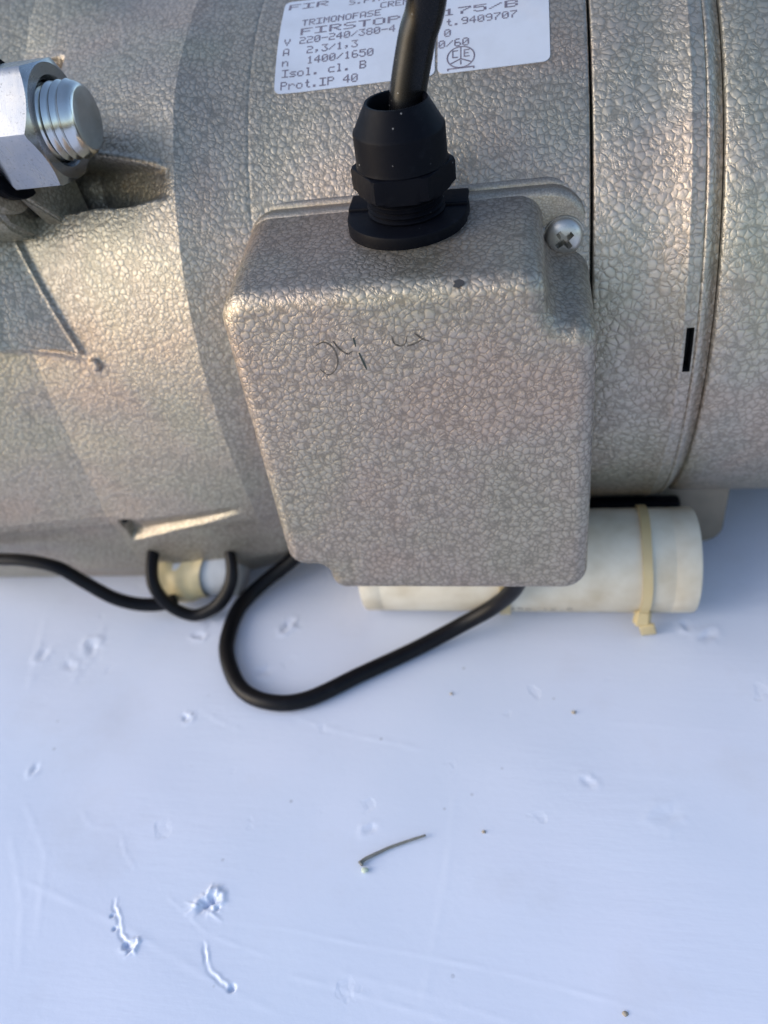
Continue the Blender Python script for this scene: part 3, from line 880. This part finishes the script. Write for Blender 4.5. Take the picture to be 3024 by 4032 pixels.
def plate(x0, x1, s0, s1, rad):
    V, F = [], []
    ss = sorted(set([s0 + rad * (1 - math.cos(a)) for a in np.linspace(0, math.pi / 2, 6)] + [s1 - rad * (1 - math.cos(a)) for a in np.linspace(0, math.pi / 2, 6)] + list(np.linspace(s0 + rad, s1 - rad, 24))))
    for off in (0.0, -.3):
        for s in ss:
            d = min(s - s0, s1 - s)
            e = rad - math.sqrt(max(0, rad * rad - (rad - d) ** 2)) if d < rad else 0
            for k in range(9):
                V.append(lab(x0 + e + (x1 - x0 - 2 * e) * k / 8, s, off))
    m = len(ss)
    for i in range(m - 1):
        for k in range(8):
            a = i * 9 + k
            F.append([a, a + 1, a + 10, a + 9])
        for k in (0, 8):
            a = i * 9 + k; b = m * 9 + a
            F.append([a, a + 9, b + 9, b] if k == 0 else [a, b, b + 9, a + 9])
    for k in range(8):
        F.append([k, k + m * 9, k + 1 + m * 9, k + 1])
    return V, F
rp = obj("rating_plate", *plate(-73.6, -25.4, 88.7, 127.2, 2.0), LABEL, motor, angle=40)
rp2 = obj("rating_plate", *plate(-24.6, 7.1, 88.9, 127.6, 2.0), LABEL, motor, angle=40)

def text(rows):
    V, F = [], []
    for txt, x, s, pitch, h, slope in rows:
        u = pitch / 6.0; v = h / 7.0
        for ci, ch in enumerate(txt):
            for ri, row in enumerate(G[ch].split()):
                k = 0
                while k < 5:                                   # merge lit dots of a row into one dash
                    if row[k] != '1':
                        k += 1; continue
                    j = k
                    while j < 5 and row[j] == '1': j += 1
                    xa = x + ci * pitch + k * u - .03; xb = x + ci * pitch + j * u + .03
                    sa = s + h / 2 - (ri + 1) * v - .01; sb = sa + v + .02
                    i0 = len(V)
                    for (xx, sx) in ((xa, sa), (xb, sa), (xb, sb), (xa, sb)):
                        V.append(lab(xx, sx + slope * (xx - x), .05))
                    F.append([i0, i0 + 1, i0 + 2, i0 + 3])
                    k = j
    return V, F
rows1 = [("FIR", -72.1, 123.9, 4.45, 2.9, -.01), ("S.P.A", -52.6, 122.3, 2.3, 2.8, 0), ("CREM", -42.6, 118.5, 2.3, 2.8, 0),
         ("TRIMONOFASE", -66.9, 115.2, 2.28, 2.8, 0), ("FIRSTOP", -66.9, 111.2, 4.5, 2.9, 0),
         ("V", -71.7, 107.3, 2.3, 2.8, 0), ("220-240/380-4", -66.9, 107.5, 2.3, 2.8, 0),
         ("A", -71.7, 103.4, 2.3, 2.8, 0), ("2,3/1,3", -64.3, 103.4, 2.3, 2.8, 0),
         ("n", -71.7, 99.4, 2.3, 2.8, 0), ("1400/1650", -64.0, 99.5, 2.3, 2.8, 0),
         ("Isol. cl. B", -71.5, 95.4, 2.38, 2.8, 0), ("Prot.IP 40", -71.7, 91.2, 2.4, 2.8, 0)]
obj("lettering", *text(rows1), INK, rp, smooth=False)
rows2 = [("175/B", -23.4, 111.0, 4.5, 2.9, 0), ("t.9409707", -22.5, 106.7, 2.33, 2.8, 0), ("0", -22.8, 102.7, 2.3, 2.8, 0), ("0/60", -24.4, 98.8, 2.3, 2.8, 0)]
obj("lettering", *text(rows2), INK, rp2, smooth=False)
def lab_stroke(pts, w):
    V, F = [], []
    for a, b in zip(pts, pts[1:]):
        d = np.array(b) - np.array(a); L = np.linalg.norm(d); d = d / L; nn = np.array([-d[1], d[0]]) * w / 2
        i0 = len(V)
        for q in (np.array(a) - nn - d * w * .3, np.array(b) - nn + d * w * .3, np.array(b) + nn + d * w * .3, np.array(a) + nn - d * w * .3):
            V.append(lab(q[0], q[1], .05))
        F.append([i0, i0 + 1, i0 + 2, i0 + 3])
    return V, F
ec, es = -17.9, 93.7
circ = [(ec + 3.9 * math.cos(2 * math.pi * k / 24), es + 3.5 * math.sin(2 * math.pi * k / 24)) for k in range(25)]
emb = join(lab_stroke(circ, .42), lab_stroke([(ec, es + 3.4), (ec, es - .6)], .42), lab_stroke([(ec - 3.0, es - 2.0), (ec, es - .6), (ec + 3.0, es - 2.0)], .42),
           lab_stroke([(ec, es - 1.2), (ec, es - 2.4)], .42),
           lab_stroke([(ec - .9, es + 2.2), (ec - 2.3, es + 2.2), (ec - 2.3, es), (ec - .9, es)], .4),
           lab_stroke([(ec + 2.4, es + 2.2), (ec + 1.0, es + 2.2), (ec + 1.0, es), (ec + 2.4, es)], .4), lab_stroke([(ec + 1.0, es + 1.1), (ec + 2.1, es + 1.1)], .4),
           lab_stroke([(ec - 3.7, es - 4.1), (ec - 3.7, es - 3.6), (ec + 3.7, es - 3.6), (ec + 3.7, es - 4.1)], .45))
obj("emblem", *emb, INK, rp2, smooth=False)

# ------------------------------------------------------------------ mounting bracket and rubber pad with blacked-in gap shade under the drum
br = densify(rounded([(-138, 62, 2), (75.4, 62, 2), (75.4, 7.5, 8), (-138, 1.5, 5)], 8), 6)
brv = loft_y([(-49.0, inset(br, .4)), (-49.4, br), (-52.6, br), (-53.0, inset(br, .4))], True, True)
obj("mounting_bracket", *brv, PAINT_DULL, motor, angle=40)
pads = chamfer_box(40, -56, 30.5, 34, 6, 4.6, 1.6)  # rubber bar, drawn out left to black in the shaded gap above the capacitor
obj("pad_and_gap_dark", *pads, BLACK_PL, motor, angle=40)

# ------------------------------------------------------------------ cables and cords
obj("power_cable", *tube([(-32.5, -88, 150), (-32.2, -88, 168), (-30.6, -86.5, 180), (-29.2, -85.5, 190), (-25.6, -85, 202), (-22.3, -86, 210), (-19.5, -90, 228), (-12, -84, 262), (2, -45, 300), (25, 60, 300), (60, 150, 210), (85, 200, 90), (95, 230, 14), (120, 300, 5.3), (150, 400, 5.3)],
                         lambda t: 4.85, 28, .035, 2, .012, 14), BLACK_PVC,
    label="thick black power cable rising out of the gland in front of the rating label", cat="cable", base=(-32.5, -88, 150))
obj("loop_cord", *tube([(-60, -62, 66), (-78, -66, 40), (-99, -69, 16), (-115, -76, 6), (-123.2, -88, 3.05), (-123.0, -106, 3.05), (-118, -119, 3.05), (-109, -130.5, 3.05), (-96.5, -135.8, 3.5),
                        (-83, -133.6, 3.05), (-64.4, -121.4, 3.05), (-44.6, -108.6, 3.3), (-27.5, -100.5, 8), (-14.5, -100, 18), (-6.5, -104, 32), (-3.5, -107, 46), (-3.0, -107, 62)],
                       3.1, 18, .02, 2, .02, 12), BLACK_CORD,
    label="black round cord looping over the table from under the terminal box", cat="cord", base=(-96, -135, 0))
obj("sleeve_cord", *tube([(-262, -95, 40), (-240, -93, 38), (-219, -93.5, 37.5), (-205, -94, 37), (-192, -94.5, 33.5), (-183, -94.5, 24.5), (-174.5, -94, 15.5), (-166, -92.5, 10), (-157, -90.5, 7.8), (-150, -88, 8)],
                         3.0, 18, .05, 2, .05, 12, .82), BLACK_CORD,
    label="black sleeved cord hanging along the motor's lower left edge to a small coil", cat="cord", base=(-150, -88, 0))
ring = [(-150, -60, 42), (-155, -72, 34), (-155.6, -84, 29), (-154.6, -92, 21), (-150.5, -93.5, 10.5), (-142, -93.5, 4.4), (-133, -92, 6.6), (-127, -90, 11.5), (-122.8, -87, 18.5), (-122.6, -82, 24.8), (-126, -75, 30), (-136, -62, 40)]
obj("coiled_cord", *tube(ring, lambda t: 2.25 + .5 * math.sin(3.1416 * t), 16, .06, 2, .08, 12), BLACK_CORD,
    label="small black coil of cord round the white tube end at lower left", cat="cord", base=(-142, -93.5, 0))

# ------------------------------------------------------------------ white tube end with a tab of yellowed tape
wt = lathe([(0.01, 0), (11.0, 0), (12.2, .4), (12.6, 1.3), (12.6, 27), (0.01, 27)], 48)
WT = Matrix.Translation((-124.5, -72.5, 12.6)) @ Matrix.Rotation(R_(-90), 4, 'Y')
tube_e = empty("tube_end", (-140, -73.5, 0), "short white tube with a yellowed tape tab lying inside the coil", "tube")
obj("tube_body", xf(wt, WT)[0], wt[1], WHITE_TUBE, tube_e, angle=40)
bm = bmesh.new()
tw, tn = 24, 30
grid = []
for j in range(tn + 1):
    t = j / tn
    row = []
    for i in range(tw + 1):
        u = i / tw
        a = R_(115 - 165 * t)
        rr = 13.2 + .7 * math.sin(u * 6 + t * 5) + .6 * math.sin(t * 8 + u * 2.5) + .35 * math.sin(u * 17) * math.sin(t * 13) + 3.0 * max(0, t - .62) * (1 - u)
        row.append(bm.verts.new((-158.5 + 24 * u * (1 - .18 * t) + .7 * math.sin(9 * t), -73.5 - rr * math.cos(a) if True else 0, 12.6 + rr * math.sin(a))))
    grid.append(row)
for j in range(tn):
    for i in range(tw):
        bm.faces.new([grid[j][i], grid[j][i + 1], grid[j + 1][i + 1], grid[j + 1][i]])
tv = from_bm(bm)
obj("tape_tab", *tv, TAPE, tube_e)

# ------------------------------------------------------------------ capacitor and its cable ties
CY, CR = -77.0, 20.0
capa = empty("capacitor", (-3, CY, 0), "cream white cylindrical capacitor lying on the table under the motor", "capacitor")
cp = lathe([(0.01, 1.2), (16.5, 1.2), (17.6, .3), (18.6, 0), (19.5, .35), (20, 1.3), (20, 8), (19.9, 8.4), (20, 8.8), (20, 116.5), (19.9, 116.9), (20, 117.3), (20, 124.6), (19.6, 125.6), (18.6, 126.0), (17.4, 125.6), (16.4, 124.8), (0.01, 124.8)], 72)
CM = Matrix.Translation((-66.5, CY, CR)) @ Matrix.Rotation(R_(90), 4, 'Y')
obj("capacitor_body", xf(cp, CM)[0], cp[1], CREAM, capa, angle=40)
def cap_pt(x, a, off):
    r = CR + off
    return (x, CY - r * math.cos(a), CR + r * math.sin(a))
V, F = [], []
q = random.Random(3)
x = -9.0
for ch in "450/12.5":                                       # the blurred print low on the capacitor
    for ri, row in enumerate(G[ch].split()):
        for k in range(5):
            if row[k] == '1' and q.random() < .8:
                i0 = len(V)
                for dx, da in ((0, 0), (.42, 0), (.42, -.022), (0, -.022)):
                    V.append(cap_pt(x + k * .4 + dx, -.36 - ri * .021 + da, .06))
                F.append([i0, i0 + 1, i0 + 2, i0 + 3])
    x += 3.1
N = simple("faded_print", (.16, .15, .14), .6)
obj("lettering", V, F, N, capa, smooth=False)

def tie(x, name, label, w=3.3, head=True):
    e = empty(name, (x, CY, 0), label, "cable tie", "yellowed cable ties round the capacitor")
    V, F = [], []
    n = 40
    for k in range(n + 1):
        a = R_(125 - 215 * k / n)
        for off in (.05, 1.25):
            for s in (-1, 1):
                bulge = .5 * math.sin(k * .35)
                V.append(cap_pt(x + s * w / 2 + bulge * .4, a, off))
    for k in range(n):
        b = 4 * k
        F += [[b + 2, b + 3, b + 7, b + 6], [b, b + 4, b + 5, b + 1], [b, b + 2, b + 6, b + 4], [b + 1, b + 5, b + 7, b + 3]]
    obj("strap", V, F, NYLON, e, angle=40)
    if head:
        bm = bmesh.new()
        bmesh.ops.create_cube(bm, size=1)
        for v in bm.verts:
            v.co = Vector((v.co.x * 5.8 * (1.15 if v.co.z < 0 else .95), v.co.y * 4.0, v.co.z * 7.0))
        bmesh.ops.bevel(bm, geom=bm.edges[:], offset=1.1, segments=3, affect='EDGES')
        Mh = Matrix.Translation(Vector(cap_pt(x - .4, R_(-33), 2.0))) @ Matrix.Rotation(R_(-22), 4, 'X') @ Matrix.Rotation(R_(5), 4, 'Y')
        hv = from_bm(bm)
        obj("tie_head", xf(hv, Mh)[0], hv[1], NYLON, e, angle=40)
        tl = chamfer_box(0, 0, 0, 5.6, 1.5, 6.5, .4)
        Mt = Matrix.Translation((x + 1.6, CY - 20.6, 3.6)) @ Matrix.Rotation(R_(12), 4, 'X') @ Matrix.Rotation(R_(-14), 4, 'Y')
        obj("tie_tail", xf(tl, Mt)[0], tl[1], NYLON, e, angle=40)
    return e
tie(40.5, "cable_tie", "yellowed cable tie with its head near the capacitor's right end")
tie(-10.5, "cable_tie", "yellowed cable tie round the capacitor's middle behind the black cord", 3.9, False)

# ------------------------------------------------------------------ litter on the table
st = empty("dry_stem", (-45, -187, 0), "thin grey dry grass stem lying on the blue film", "stem")
obj("stalk", *tube([(-53.6, -192.6, .9), (-52.4, -191.0, .9), (-48.5, -188.6, .8), (-44.8, -186.5, .8), (-39.5, -184.2, .9), (-34.2, -182.2, 1.2)], lambda t: .62 - .25 * t + .35 * math.exp(-((t) / .08) ** 2), 10, sub=8), STEM, st)
def pebble(c, r, seed, sz=.7):
    bm = bmesh.new()
    bmesh.ops.create_icosphere(bm, subdivisions=2, radius=1)
    q = random.Random(seed)
    for v in bm.verts:
        k = r * q.uniform(.78, 1.15)
        v.co = Vector((c[0] + v.co.x * k * 1.15, c[1] + v.co.y * k, c[2] + v.co.z * k * sz))
    return from_bm(bm)
obj("bud", *pebble((-52.0, -194.2, .6), .95, 4), BUD, st)
for i, (x, y, r, lb) in enumerate([(-16.3, -179.4, .75, "tiny brown grit speck right of the dry stem"), (13.4, -133.6, .95, "small tan grit speck alone on the right of the table"),
                                   (-30.0, -127.2, .7, "tiny dark grit speck below the cord loop's right side"), (21.6, -226.0, .9, "brown grit speck at the lower right edge of the picture")]):
    obj("grit_speck", *pebble((x, y, .3), r * .75, 20 + i), GRIT, label=lb, cat="grit", group="grit specks on the table", base=(x, y, 0))
